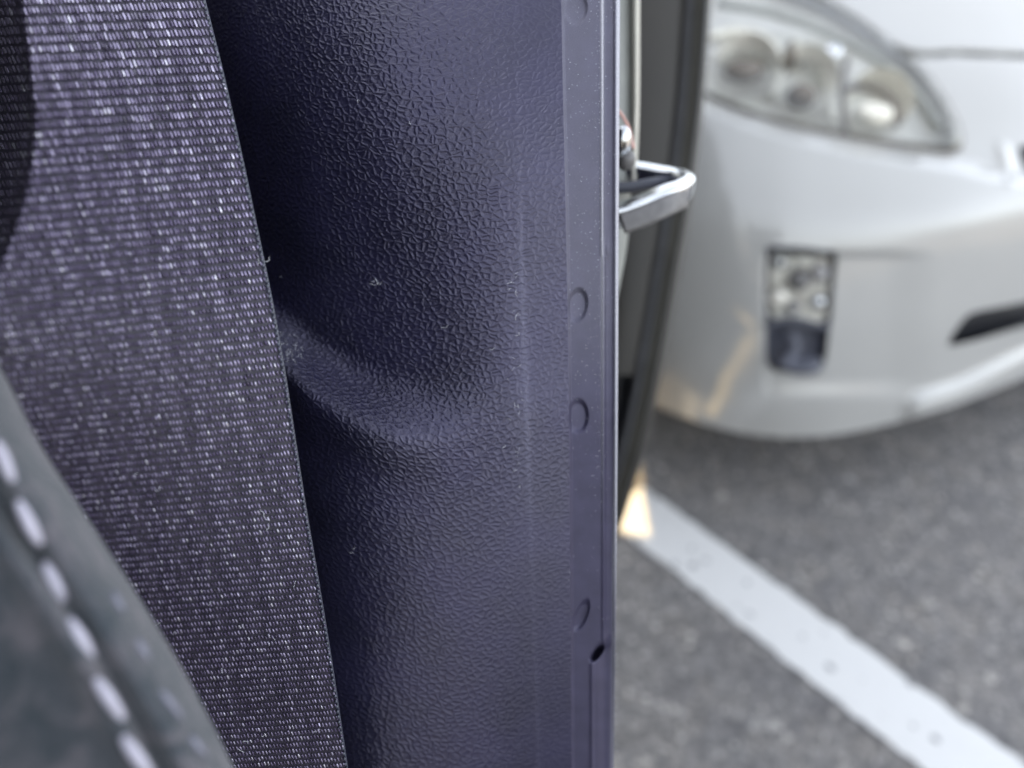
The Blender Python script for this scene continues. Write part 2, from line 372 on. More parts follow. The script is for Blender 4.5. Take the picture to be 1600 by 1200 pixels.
# return edge, going away from the camera
ex = np.array([0.8, 1.0, 0.4, -1.5]); et = np.array([0.0005, 0.0012, 0.004, 0.012])
PX2 = np.concatenate([PX2, PX2[:, -1:] + ex[None, :]], 1); T2 = np.concatenate([T2, T2[:, -1:] + et[None, :]], 1)
PY2 = np.repeat(rows2[:, None], nc2 + 4, 1)
W2 = P(PX2, PY2, T2)
UV2 = np.stack([(PX2 - 880) * 0.16, PY2 * 0.16], -1).reshape(-1, 2)
fl = mesh_obj('trim_flange', W2, grid_faces(nr2, nc2 + 4), M['fine'], car, uv=UV2)
tag(fl, 'smooth matt trim edge with four round sink marks and a notch near the bottom')
frost_highlight = 0.85 * np.exp(-((PX2 - xo(PY2) + 1.5) / 3.2) ** 2) * (1 - 0.6 * sstep(850, 1000, PY2)) + 1.0 * np.exp(-((PX2 - 941) / 2.2) ** 2) * (1 - sstep(700, 1000, PY2)) * sstep(-100, 900, 900 - PY2) + 0.16 * (1 - sstep(400, 700, PY2))  # highlight lines painted on lip and frosted edge, with a paler top
attr(fl, 'frost_highlight', np.clip(frost_highlight, 0, 1))
def side_strip(name, left, right, t0, t1, mat, parent, back=0.02, bulge=0.004, n=90, m=10, y0=-260, y1=1400, cut=None):
    ys = np.linspace(y0, y1, n); cs = np.linspace(0, 1, m)
    l = left(ys)[:, None]; r = right(ys)[:, None]
    px = l + (r - l) * cs; py = np.repeat(ys[:, None], m, 1)
    t = (t0 + (t1 - t0) * (ys[:, None] / 1200)) - bulge * np.sin(math.pi * cs)[None, :] ** 0.6
    px = np.concatenate([px[:, :1], px, px[:, -1:]], 1); t = np.concatenate([t[:, :1] + back, t, t[:, -1:] + back], 1)
    py = np.repeat(ys[:, None], m + 2, 1)
    return mesh_obj(name, P(px, py, t), grid_faces(n, m + 2), mat, parent)
C = curve
e0 = C([(-300, 1138), (0, 1112), (150, 1101), (300, 1083), (430, 1061), (560, 1038), (700, 1008), (835, 967), (1000, 915), (1500, 760)])
off = lambda f, d: (lambda y: f(y) + d)
side_strip('body_jamb', C([(-300, 900), (1500, 850)]), C([(-300, 990), (0, 988), (230, 987), (380, 980), (470, 964), (600, 940), (1500, 900)]), .245, .30, M['jamb'], car, y1=700)
side_strip('jamb_flange', C([(-300, 990), (0, 988), (230, 987), (300, 984), (700, 940)]), C([(-300, 1003), (0, 1000), (200, 998), (300, 993), (700, 948)]), .243, .30, M['jambedge'], car, bulge=0.002, y1=282, back=0.012)
# rear door edge: painted return, black seal, outer skin edge
side_strip('door_edge', C([(-300, 930), (600, 930), (1500, 700)]), off(e0, -30), .47, .60, M['doorframe'], car, bulge=0.006, y1=586, back=0.05)
side_strip('door_edge', C([(-300, 930), (600, 930), (1500, 700)]), off(e0, -30), .50, .62, M['black'], car, bulge=0.004, y0=586, y1=1400, back=0.05)  # black lower strip stands in for the shadow in the door gap
side_strip('door_seal', off(e0, -42), off(e0, -22), .467, .595, M['rubber'], car, bulge=0.003, back=0.04)
side_strip('door_seal', off(e0, -27), off(e0, -11), .464, .592, M['rubber2'], car, bulge=0.003, back=0.04)
side_strip('door_skin', off(e0, -14), e0, .462, .59, M['darkpaint'], car, bulge=0.003, back=0.10)
# latch striker
def flat_loop(pts, hw, th, mat, name):
    S = spline(pts, 70); path = [Vector(P(a, b, c)) for a, b, c in S]
    upv = Vector((0.10, 0.45, 0.9)).normalized()
    return tube(name, path, th, mat, seg=16, flat=hw / th, up=upv, parent=striker)
striker = empty('striker', P(960, 300, .28)); striker.parent = car; striker.matrix_parent_inverse = Matrix.Translation(-Vector(car.location))
def bar(name, pts, w_, h_, mat, bevel=0.32, tilt=0.0):
    """rounded rectangular bar swept along pts (w_ across, h_ up)"""
    S = spline(pts, 60); path = [Vector(P(a, b, c)) for a, b, c in S]; n = len(path)
    prof = []
    for k in range(24):
        th = 2 * math.pi * k / 24; c, s = math.cos(th), math.sin(th); p = bevel
        prof.append((math.copysign(abs(c) ** p, c) * w_ / 2, math.copysign(abs(s) ** p, s) * h_ / 2))
    # frame: 'up' is camera-ish up so the bar stands on edge
    R = Vector((1, 0, 0)); camup = Vector((0, SP, CP)); camf = Vector((0, CP, -SP))
    V = []; 
    for i, p in enumerate(path):
        d = (path[min(i + 1, n - 1)] - path[max(i - 1, 0)]).normalized()
        up = (camup * math.cos(tilt) - camf * math.sin(tilt)); up = (up - d * up.dot(d)).normalized(); a_ = d.cross(up)
        for x, y in prof: V.append(p + a_ * x + up * y)
    Fc = [(i * 24 + k, i * 24 + (k + 1) % 24, (i + 1) * 24 + (k + 1) % 24, (i + 1) * 24 + k) for i in range(n - 1) for k in range(24)]
    c0 = len(V); V += [path[0], path[-1]]
    Fc += [(c0, (k + 1) % 24, k) for k in range(24)] + [(c0 + 1, (n - 1) * 24 + k, (n - 1) * 24 + (k + 1) % 24) for k in range(24)]
    return poly_obj(name, V, Fc, mat, striker)
bar('loop', [(925, 340, .236), (965, 337, .236), (1005, 323, .236), (1040, 308, .237), (1062, 300, .240), (1072, 290, .245), (1058, 281, .251), (1028, 276, .255), (990, 270, .258), (930, 262, .261)], 0.0054, 0.0068, M['chrome'], tilt=0.75)
bar('wear_face', [(972, 349, .2335), (1005, 337, .2335), (1042, 321, .2343), (1068, 309, .238)], 0.003, 0.0066, M['steel'], bevel=0.6, tilt=0.1)
bar('inner_pad', [(940, 292, .247), (980, 293, .248), (1015, 287, .250), (1040, 283, .252)], 0.004, 0.0036, M['grey'], bevel=0.7, tilt=0.2)
V, Fc = sphere_geo(P(972, 222, .232), (0.0030, 0.0030, 0.005), 16, 12); poly_obj('bolt_head', V, Fc, M['chrome'], striker)
V, Fc = sphere_geo(P(978, 250, .236), (0.0030, 0.0030, 0.0034), 16, 12); poly_obj('washer', V, Fc, M['steel'], striker)
tube('pull_thread', [P(a, b, c) for a, b, c in spline([(962, 168, .236), (974, 184, .236), (984, 205, .236), (990, 232, .236)], 20)], 0.0005, M['pink'], striker, seg=6)

# the bulk of our car behind the pillar, roof and far side (mostly out of frame)
# sun patches: openings added in the car's sides, shaped to let chosen sunrays through
BX = 0.06
body = Geo()
body.box((-1.69, 2.3, 0.22), (BX - .06, 4.0, 0.95))
bk = Geo(); bk.box((-1.69, 0.705, 0.25), (0.04, 0.735, 1.435)); bk.build('shade_bulkhead', M['headliner'], car)  # unseen bulkhead, added to keep bounced sunlight off the pillar trim
bo = body.build('lower_body', M['darkpaint'], car)
rf = Geo(); rf.box((-1.74, -0.75, 1.44), (-0.22, 3.2, 1.48)); rf.build('roof', M['headliner'], car)
fs = Geo(); fs.box((-1.74, -1.6, 0.22), (-1.70, 1.40, 1.435)); fs.box((-1.74, 1.752, 0.22), (-1.70, 4.0, 1.435)); fs.box((-1.74, 1.402, 0.22), (-1.70, 1.75, 0.80)); fs.build('far_side', M['headliner'], car)
ra = Geo(); ra.box((-1.62, 3.1, 0.95), (-0.10, 3.2, 1.46)); ra.build('rear_window_frame', M['black'], car)
fl2 = Geo(); fl2.box((-1.70, -1.6, 0.20), (-0.02, 0.70, 0.24)); fl2.box((-1.69, -1.6, .242), (-0.35, -0.9, .95)); fl2.build('cabin_floor', M['black'], car)

# front door, swung open behind and to the right of the viewer
dr = Geo(); R45 = Matrix.Rotation(D2R(18), 3, 'Z')
dr.box((0.0, -0.04, 0.0), (0.95, 0.04, 0.80)); dr.box((0.0, -0.02, 0.80), (0.06, 0.02, 1.2)); dr.box((0.85, -0.02, 0.80), (0.92, 0.02, 1.18)); dr.box((0.062, -0.02, 1.14), (0.848, 0.02, 1.2))
dr.V = [tuple(R45 @ Vector(v) + Vector((0.06, -1.05, 0.25))) for v in dr.V]; dr.build('front_door', M['darkpaint'], car)

# ------------------------------------------------------------------ seat belt
belt = empty('seat_belt', P(300, 600, .15)); tag(belt, 'glossy dark purple woven seat belt webbing hanging beside the pillar', 'seat belt')
RE = np.array([(240, -330), (292, -110), (318, 0), (346, 112), (371, 222), (398, 350), (420, 455), (441, 570), (458, 680), (476, 795), (495, 905), (514, 1020), (541, 1200), (585, 1480)], float)
bs = RE[:, 1]
Rx = curve(np.stack([bs, RE[:, 0]], 1))
Wd = curve([(-330, 520), (0, 492), (400, 470), (800, 440), (1200, 415), (1480, 400)])
Sl = curve([(-330, .0), (0, .035), (200, .07), (450, .12), (800, .10), (1200, .06), (1480, .04)])
TR = curve([(-330, .200), (0, .163), (150, .156), (400, .1535), (800, .162), (1200, .180), (1480, .196)])
TL = curve([(-330, .168), (0, .130), (150, .122), (400, .1195), (800, .136), (1200, .159), (1480, .176)])
shade_foldx = curve([(-330, 20), (-60, 32), (0, 37), (100, 50), (200, 58), (270, 50), (330, 36), (400, 10), (440, -10), (520, -60), (1480, -200)])
def belt_p(a, b):
    """a: 0 left edge .. 1 right edge, b: position along the belt (pixel row of the right edge)"""
    wd = Wd(b); px = Rx(b) - wd * (1 - a); py = b + Sl(b) * wd * (1 - a)
    t = TL(b) + (TR(b) - TL(b)) * a ** 0.9
    t = t - 0.0022 * np.sin(math.pi * np.clip(a, 0, 1)) * (1 - 0.5 * sstep(200, 900, b))
    t = t + 0.00009 * np.cos(a * 2 * math.pi * 9.0)
    t = t + 0.0012 * np.sin(b / 210.0 + 0.6)
    f = shade_foldx(py) - px                           # left of this line the belt bends away to mimic a shadow
    t = t + np.where(f > 0, 0.00070 * f * sstep(0, 12, f), 0)
    return px, py, t
# row positions with the pitch shrinking down the belt
pitch = curve([(-330, 15.5), (0, 14.4), (400, 12.6), (800, 10.6), (1200, 9.1), (1480, 8.8)])
rb = [-230.0]
while rb[-1] < 1380: rb.append(rb[-1] + float(pitch(rb[-1])))
rb = np.array(rb); NR = len(rb); NCOL = 80
Bn = np.linspace(-240, 1390, 420); An = np.linspace(0, 1, 90)
AA, BB = np.meshgrid(An, Bn); x_, y_, t_ = belt_p(AA, BB)
front = P(x_, y_, t_ + 0.00010); back = P(x_, y_, t_ + 0.0013)
nf = grid_faces(420, 90)
Vall = np.concatenate([front.reshape(-1, 3), back.reshape(-1, 3)]); off2 = 420 * 90
i = np.arange(419) 
edgeR = np.stack([i * 90 + 89, (i + 1) * 90 + 89, (i + 1) * 90 + 89 + off2, i * 90 + 89 + off2], 1)
edgeL = np.stack([i * 90, (i + 1) * 90, (i + 1) * 90 + off2, i * 90 + off2], 1)
wb = mesh_obj('webbing', Vall, np.concatenate([nf, nf + off2, edgeR, edgeL]), M['web'], belt)
# woven floats: each a small rounded yarn segment standing proud
def yarns(name, a, b, la, lb, hgt, mat, parent, nu=6, nv=5, lean=None, tiltj=0.10):
    """a,b centres (N,), la,lb half sizes in belt parameters, hgt height in metres"""
    N = len(a); us = np.linspace(-1, 1, nu + 1); vs = np.linspace(-1, 1, nv + 1)
    UU, VV_ = np.meshgrid(us, vs)                                      # (nv+1, nu+1)
    su = np.sin(UU * math.pi / 2); sv = np.sin(VV_ * math.pi / 2)
    prof = np.sqrt(np.clip(1 - su ** 2, 0, 1)) * np.sqrt(np.clip(1 - sv ** 4, 0, 1))
    tj = rng.normal(0, tiltj, (N, 1, 1)); tj2 = rng.normal(0, tiltj, (N, 1, 1)); hj = hgt[:, None, None] * (1 + rng.normal(0, .14, (N, 1, 1)))
    wprof = np.sqrt(np.clip(1 - 0.75 * sv ** 2, 0, 1))
    A = a[:, None, None] + la[:, None, None] * su * wprof
    B = b[:, None, None] + lb[:, None, None] * sv
    if lean is not None: A = A + lean[:, None, None] * sv
    x, y, t = belt_p(A, B)
    t = t - hj * (prof * (1 + tj * su + tj2 * sv)) + 0.00004
    Pt = P(x, y, t).reshape(-1, 3)
    k = (nu + 1) * (nv + 1)
    f = grid_faces(nv + 1, nu + 1); Fa = (f[None] + (np.arange(N) * k)[:, None, None]).reshape(-1, 4)
    return mesh_obj(name, Pt, Fa, mat, parent)
a_l, b_l, la_l, lb_l, le_l = [], [], [], [], []
for r in range(NR):
    off_ = 0.5 if r % 2 else 0.0
    for c in range(NCOL):
        aa = (c + 0.5 + off_) / NCOL
        if aa > 1.0: continue
        x, y, _ = belt_p(np.array(aa), np.array(rb[r]))
        if y > 640 and (x < (y - 640) * 0.56 - 60): continue
        if x < -60: continue
        drop = (math.sin(c * 1.7) * 0.5 + math.sin(c * 0.61 + 1.0)) * 0.12
        a_l.append(aa + random.gauss(0, .0007)); b_l.append(rb[r] + random.gauss(0, .45) )
        la_l.append(0.5 / NCOL * (0.80 - 0.14 * min(max(rb[r] / 500, 0), 1) + random.gauss(0, .05))); lb_l.append(float(pitch(rb[r])) * (0.38 - 0.05 * min(max(rb[r] / 500, 0), 1)) * (1 + random.gauss(0, .08))); le_l.append(0.0016)
a_l = np.array(a_l); b_l = np.array(b_l)
hh = 0.00040 * (1 + 0.25 * np.sin(a_l * NCOL * 1.1) ) 
y1 = yarns('weave', a_l, b_l, np.array(la_l), np.array(lb_l), hh, M['thread'], belt, tiltj=0.32, lean=np.array(le_l)); tag(y1, kind='stuff')
gl_ = np.clip((0.46 + rng.normal(0, 0.14, len(a_l)) + 0.30 * (rng.random(len(a_l)) > 0.90)) + 0.07 * np.sin(a_l * 2 * math.pi * 8.6 + 1.0) + 0.02 * rng.normal(0, 1, NCOL + 1)[(a_l * NCOL).astype(int).clip(0, NCOL)], 0, 1)  # glints painted into the yarns as random pale colour and metallic
attr(y1, 'glint', np.repeat(gl_, 42)) ; assert len(y1.data.vertices) == 42 * len(a_l)
# selvage knots along the right edge
nb = 190; bb = np.linspace(-200, 1350, nb)
g_ = Geo()
for b in bb:
    x, y, t = belt_p(np.array(1.0), np.array(b)); c = Vector(P(x - 0.5, y, t - 0.0001)); r = 0.00042
    V, Fc = sphere_geo(c, (r * .95, r, r * 1.25), 8, 6); g_.add(V, Fc)
so = g_.build('selvage', M['selvage'], belt, smooth=True); tag(so, kind='stuff')
ex_, ey_, et_ = belt_p(np.full(160, 1.0), np.linspace(-220, 1370, 160))
tube('edge_cord', list(P(ex_ + 1.0, ey_, et_ + 0.0006)), 0.00030, M['selvage'], belt, seg=8)

# ------------------------------------------------------------------ seat bolster with its stitching
seat = empty('car_seat', P(50, 1000, .12)); tag(seat, 'grey suede car seat shoulder with lilac contrast stitching in the bottom left corner', 'car seat')
se = curve([(300, -260), (450, -90), (575, 0), (690, 60), (830, 150), (970, 240), (1090, 310), (1200, 365), (1330, 425), (1600, 530)])  # py -> px of outline
ny_, nx_ = 260, 130
ys = np.linspace(330, 1560, ny_); q = np.linspace(0, 1, nx_)           # q distance inwards from outline
dist = 520 * q ** 1.3                                                  # px to the left
PXs = se(ys)[:, None] - dist[None, :]; PYs = np.repeat(ys[:, None], nx_, 1) + dist[None, :] * 0.35
def seat_t(d):
    t = 0.088 + 0.020 * np.exp(-d / 22.0) + 0.004 * np.exp(-d / 90.0)
    t = t + 0.0022 * np.exp(-((d - 95) / 14.0) ** 2)                   # seam valley
    t = t - 0.0010 * np.exp(-((d - 130) / 22.0) ** 2)
    return t
Ts = seat_t(dist[None, :]) + 0.012 * (PYs - 600) / 600.0 * 0 + np.zeros_like(PXs)
Ts = Ts + 0.0006 * np.sin(PYs / 60.0) * np.exp(-((dist[None, :] - 95) / 50.0) ** 2)
PXs = np.concatenate([PXs[:, :1] - 60, PXs[:, :1] - 6, PXs], 1); PYs = np.concatenate([PYs[:, :1], PYs[:, :1], PYs], 1); Ts = np.concatenate([Ts[:, :1] + 0.03, Ts[:, :1] + 0.006, Ts], 1)
bl = mesh_obj('bolster', P(PXs, PYs, Ts), grid_faces(ny_, nx_ + 2), M['suede'], seat)
def sd_at(px, py):                                                     # distance-from-outline of a pixel
    d = 0.0
    for _ in range(12): d = float(se(py - 0.35 * d)) - px
    return max(d, 0)
def stitch(x0, y0, x1, y1, r=0.00068, mat=M['stitch']):
    pts = []; rr = []
    for k in range(13):
        s = k / 12; x = x0 + (x1 - x0) * s; y = y0 + (y1 - y0) * s
        t = float(seat_t(np.array(sd_at(x, y)))) - 0.0006 * math.sin(math.pi * s) - 0.0002
        pts.append(P(x, y, t)); rr.append(r * (0.35 + 0.65 * math.sin(math.pi * min(max(s, .04), .96)) ** 0.45))
    return tube('stitch', pts, rr, mat, seat, seg=10)
row1 = [(-36, 622, -16, 668), (-6, 690, 20, 752), (28, 784, 62, 850), (70, 880, 100, 938), (108, 968, 144, 1026), (150, 1062, 192, 1122), (192, 1152, 236, 1212), (238, 1246, 280, 1304)]
for s_ in row1: stitch(*s_)
for s_ in [(176, 926, 192, 956), (214, 1000, 232, 1030), (252, 1080, 284, 1122), (298, 1152, 322, 1182), (338, 1226, 362, 1262)]: stitch(*s_, r=0.00042, mat=M['seamthread'])
# big dark seat body further in, out of frame
sb = Geo(); sb.box((-0.62, -0.55, 0.42), (-0.115, 0.09, 1.33)); sb.build('seat_back', M['black'], seat)

# ------------------------------------------------------------------ white car
wc = empty('white_car', (1.1, 2.6, 0.0)); tag(wc, 'white hatchback with a large clear headlight and small fog lamp, parked nose towards the doorway', 'car')
cols = [980, 1040, 1120, 1200, 1300, 1400, 1500, 1600, 1720, 1900]
# for each column: (py, t) from the bottom edge up
tab = {
 980:  [(610, 1.68), (540, 1.58), (460, 1.50), (330, 1.43), (220, 1.42), (120, 1.43), (40, 1.50), (-80, 1.64), (-260, 1.95)],
 1040: [(640, 1.61), (570, 1.52), (480, 1.45), (340, 1.37), (220, 1.36), (120, 1.38), (40, 1.46), (-80, 1.60), (-260, 1.92)],
 1120: [(668, 1.56), (590, 1.47), (490, 1.40), (340, 1.32), (220, 1.31), (120, 1.35), (40, 1.43), (-80, 1.57), (-260, 1.90)],
 1200: [(682, 1.54), (610, 1.46), (500, 1.375), (340, 1.30), (220, 1.30), (120, 1.34), (40, 1.42), (-80, 1.56), (-260, 1.90)],
 1300: [(680, 1.54), (608, 1.465), (500, 1.38), (350, 1.305), (230, 1.31), (130, 1.35), (40, 1.42), (-80, 1.56), (-260, 1.90)],
 1400: [(660, 1.57), (595, 1.495), (490, 1.40), (350, 1.32), (240, 1.33), (140, 1.37), (50, 1.43), (-80, 1.57), (-260, 1.90)],
 1500: [(630, 1.62), (570, 1.545), (480, 1.45), (350, 1.35), (250, 1.355), (150, 1.385), (50, 1.45), (-80, 1.59), (-260, 1.92)],
 1600: [(590, 1.69), (535, 1.61), (460, 1.51), (340, 1.40), (250, 1.39), (150, 1.41), (50, 1.48), (-80, 1.62), (-260, 1.94)],
 1720: [(535, 1.80), (490, 1.71), (420, 1.60), (320, 1.47), (240, 1.45), (150, 1.47), (50, 1.54), (-80, 1.68), (-260, 1.98)],
 1900: [(450, 2.00), (410, 1.90), (360, 1.78), (290, 1.64), (220, 1.60), (140, 1.61), (50, 1.66), (-80, 1.79), (-260, 2.06)]}
NRc = 9
cy = [curve([(c, tab[c][r][0]) for c in cols]) for r in range(NRc)]
ct = [curve([(c, tab[c][r][1]) for c in cols]) for r in range(NRc)]
ledge = curve([(980, 100), (1060, 142), (1110, 172), (1200, 208), (1300, 234), (1400, 254), (1500, 270), (1560, 284), (1700, 300), (1900, 310)])
lip = curve([(1380, 640), (1420, 616), (1500, 588), (1600, 540), (1720, 490), (1900, 420)])
hoodc = curve([(980, -115), (1100, -72), (1200, -32), (1280, 0), (1350, 40), (1405, 78), (1500, 84), (1600, 88), (1900, 96)])
def car_surf(px, vv):
    """vv 0..8 row coordinate -> py, t"""
    i = np.clip(vv.astype(int), 0, NRc - 2); s = vv - i
    Y = np.stack([f(px) for f in cy]); T_ = np.stack([f(px) for f in ct])
    idx = np.arange(px.size).reshape(px.shape)
    def pick(A, k): k = np.clip(k, 0, NRc - 1); return np.take_along_axis(A.reshape(NRc, -1), k.reshape(1, -1), 0).reshape(px.shape)
    def cr(A):
        p0, p1, p2, p3 = pick(A, i - 1), pick(A, i), pick(A, i + 1), pick(A, i + 2)
        return 0.5 * (2*p1 + (-p0+p2)*s + (2*p0-5*p1+4*p2-p3)*s*s + (-p0+3*p1-3*p2+p3)*s**3)
    py = cr(Y); t = cr(T_)
    return py, relief(px, py, t)
def relief(px, py, t):
    t = t + 0.034 * sstep(-6, 26, ledge(px) - py)                                   # bumper shelf under the headlight
    # recessed cheek around the fog lamp, crease at its outer side
    cheek = sstep(392, 402, py) * (1 - sstep(590, 628, py)) * sstep(1192, 1204, px) * (1 - sstep(1380, 1470, px))
    t = t + 0.014 * cheek
    dcr = (px - (1192 - (py - 505) * 0.62)) / 14.0
    t = t + 0.0 * sstep(0, 1.0, -dcr) * sstep(490, 530, py) * (1 - sstep(630, 690, py)) * np.exp(-np.clip(-dcr - 1, 0, 99) / 7)
    # chin spoiler standing forward on the right
    t = t - 0.035 * sstep(-6, 30, py - lip(px)) * sstep(1400, 1440, px)
    # groove between hood and bumper
    t = t + 0.030 * np.exp(-((py - hoodc(px)) / 3.6) ** 2)
    # raised surround of upper grille
    t = t - 0.010 * np.exp(-((px - 1572 - (py - 250) * .25) / 9.0) ** 2) * sstep(215, 235, py) * (1 - sstep(275, 300, py))
    return t
NU, NV = 330, 300
pxs = np.linspace(985, 1880, NU); vvs = np.linspace(0, 8, NV)
GX, GV = np.meshgrid(pxs, vvs); GY, GT = car_surf(GX, GV)
def inpoly(x, y, poly):
    p = np.array(poly, float); r = np.zeros(x.shape, bool); j = len(p) - 1
    for i in range(len(p)):
        c = ((p[i, 1] > y) != (p[j, 1] > y)) & (x < (p[j, 0] - p[i, 0]) * (y - p[i, 1]) / (p[j, 1] - p[i, 1] + 1e-12) + p[i, 0])
        r ^= c; j = i
    return r
def smoothpoly(pts, n=140):
    a = np.array(pts + [pts[0]], float); s = np.concatenate([[0], np.cumsum(np.linalg.norm(np.diff(a, axis=0), axis=1))]); x = np.linspace(0, s[-1], n, endpoint=False)
    q = np.stack([np.interp(x, s, a[:, k]) for k in (0, 1)], 1)
    for _ in range(3): q = (np.roll(q, 1, 0) + 2 * q + np.roll(q, -1, 0)) / 4
    return q
HL = smoothpoly([(985, 60), (1040, 120), (1100, 150), (1160, 175), (1230, 195), (1300, 209), (1400, 227), (1500, 240), (1504, 225), (1497, 195), (1478, 158), (1450, 118), (1420, 88), (1385, 60), (1340, 30), (1290, 2), (1230, -24), (1160, -50), (1080, -60), (1010, -40)])
FG = smoothpoly([(1197, 384), (1250, 386), (1308, 393), (1304, 430), (1298, 500), (1290, 560), (1284, 580), (1262, 586), (1204, 578), (1196, 555), (1196, 460)])
LG = smoothpoly([(1478, 542), (1496, 512), (1514, 489), (1600, 472), (1740, 444), (1880, 412), (1880, 444), (1740, 482), (1600, 510), (1525, 532)])
UG = smoothpoly([(1590, 228), (1660, 222), (1880, 214), (1880, 300), (1660, 292), (1612, 278), (1598, 258)])
fc = grid_faces(NV, NU)
cxm = GX.ravel()[fc].mean(1); cym = GY.ravel()[fc].mean(1)
hole = inpoly(cxm, cym, HL) | inpoly(cxm, cym, FG) | inpoly(cxm, cym, LG) | inpoly(cxm, cym, UG)
hood = cym < hoodc(cxm)
# snap rim vertices onto the outlines
keep = ~hole; used_h = np.zeros(GX.size, bool); used_h[fc[hole].ravel()] = True; used_k = np.zeros(GX.size, bool); used_k[fc[keep].ravel()] = True
rim = np.where(used_h & used_k)[0]
gx, gy, gt = GX.ravel().copy(), GY.ravel().copy(), GT.ravel().copy()
allp = np.concatenate([HL, FG, LG, UG])
for v in rim:
    d = (allp[:, 0] - gx[v]) ** 2 + (allp[:, 1] - gy[v]) ** 2; k = d.argmin()
    if d[k] < 60: gx[v], gy[v] = allp[k]
W = P(gx, gy, gt)
def sub(name, mask, mat, parent):
    f = fc[mask]; u, inv = np.unique(f.ravel(), return_inverse=True)
    return mesh_obj(name, W[u], inv.reshape(-1, 4), mat, parent)
bump = sub('bumper', keep & ~hood, M['paint'], wc); hd = sub('hood', keep & hood, M['paint'], wc)
# bumper underside returns backwards
bx = pxs; by = cy[0](bx); bt = GT[0]
p0 = P(bx, by, bt); back_ = p0.copy(); back_[:, 1] += 0.14; back_[:, 2] -= 0.06; far_ = p0.copy(); far_[:, 1] += 0.9; far_[:, 2] -= 0.05
lowr = p0.copy(); lowr[:, 2] -= 0.065; lowr[:, 1] += 0.085
mesh_obj('underside', np.concatenate([p0, lowr, back_, far_]), grid_faces(4, NU), M['black'], wc)
def t_at(px, py):
    """depth of the car skin at a pixel, by inverse distance over the grid"""
    d = (GX - px) ** 2 + (GY - py) ** 2; k = np.argmin(d); return GT.ravel()[k]
def patch(poly, dt, name, mat, parent, n=14, bow=0.0, edge_t=None):
    """closed fan surface spanning an outline, at an offset behind the skin"""
    c = poly.mean(0); V = []; te = np.array([t_at(x, y) for x, y in poly]); tc_ = t_at(*c)
    for k in range(n + 1):
        s = k / n
        q = c + (poly - c) * s
        for (x, y), te_ in zip(q, te):
            base = t_at(x, y) if 0.05 < s < 0.98 else (te_ if s >= .98 else tc_)
            V.append(P(x, y, base + dt - bow * (1 - s * s)))
    m = len(poly); Fc = [(k * m + i, k * m + (i + 1) % m, (k + 1) * m + (i + 1) % m, (k + 1) * m + i) for k in range(n) for i in range(m)]
    return poly_obj(name, V, Fc, mat, parent)
def wall(poly, d0, d1, name, mat, parent, grow=0.0):
    m = len(poly); te = np.array([t_at(x, y) for x, y in poly]); c = poly.mean(0); q = c + (poly - c) * (1 + grow)
    V = list(P(q[:, 0], q[:, 1], te + d0)) + list(P(poly[:, 0], poly[:, 1], te + d1))
    Fc = [(i, (i + 1) % m, m + (i + 1) % m, m + i) for i in range(m)]
    return poly_obj(name, V, Fc, mat, parent)
# headlight
lamp = empty('headlight', P(1300, 110, 1.40)); lamp.parent = wc; lamp.matrix_parent_inverse = Matrix.Translation(-Vector(wc.location))
lamp['label'] = 'large swept headlight with a clear cover and silver reflectors'
wall(HL, -0.001, 0.060, 'bezel', M['jamb'], lamp, grow=0.012)
patch(HL, 0.060, 'housing', M['silver'], lamp, bow=0.0)
cv = patch(HL, -0.004, 'clear_cover', M['glass'], lamp, bow=0.004); md = cv.modifiers.new('thickness', 'SOLIDIFY'); md.thickness = 0.003
rimp = [P(x, y, t_at(x, y) - 0.001) for x, y in HL]; tube('cover_seal', rimp + [rimp[0]], 0.0042, M['smoke'], lamp, seg=8, cap=False)
def bowl(px, py, r, dep, t, name, mat, tiltx=0.0):
    c = Vector(P(px, py, t)); toc = (Vector((0, 0, CH)) - c).normalized(); R3 = toc.to_track_quat('Z', 'Y').to_matrix(); V = []; n, m = 10, 28
    for j in range(n + 1):
        s = j / n
        for i in range(m):
            th = 2 * math.pi * i / m; V.append(c + R3 @ Vector((r * s * math.cos(th), r * s * math.sin(th), -dep * (1 - s * s))))
    Fc = [(j * m + i, j * m + (i + 1) % m, (j + 1) * m + (i + 1) % m, (j + 1) * m + i) for j in range(n) for i in range(m)]
    return poly_obj(name, V, Fc, mat, lamp)
bowl(1165, 105, 0.058, 0.04, 1.385, 'reflector', M['silver']); bowl(1255, 125, 0.060, 0.04, 1.375, 'reflector', M['silver']); bowl(1372, 160, 0.058, 0.03, 1.385, 'reflector', M['cream'])
def ball(px, py, t, r, name, mat, par=None, s=(1, 1, 1)):
    V, Fc = sphere_geo(P(px, py, t), (r * s[0], r * s[1], r * s[2]), 18, 12); return poly_obj(name, V, Fc, mat, par or lamp)
ball(1162, 112, 1.385, 0.024, 'bulb_shield', M['smoke'], s=(1.5, 1, .8)); ball(1250, 152, 1.372, 0.022, 'bulb_shield', M['smoke'], s=(1.25, 1, 1.0)); ball(1232, 92, 1.385, 0.014, 'bulb_shield', M['smoke'], s=(.8, 1, 2.3))
def ribbon(name, pts, r, mat, par=lamp, flat=1.0):
    S = spline(pts, 24); return tube(name, [P(a_, b_, c_) for a_, b_, c_ in S], r, mat, par, seg=8, flat=flat)
ribbon('divider', [(1322, 90, 1.41), (1316, 140, 1.385), (1320, 205, 1.37)], 0.006, M['smoke'])
ribbon('reflector_rim', [(1318, 140, 1.39), (1345, 136, 1.39), (1378, 146, 1.385), (1398, 168, 1.38), (1402, 195, 1.375)], 0.007, M['smoke'])
ribbon('reflector_rim', [(1236, 70, 1.41), (1268, 90, 1.40), (1292, 130, 1.385), (1302, 190, 1.375)], 0.009, M['cream'])
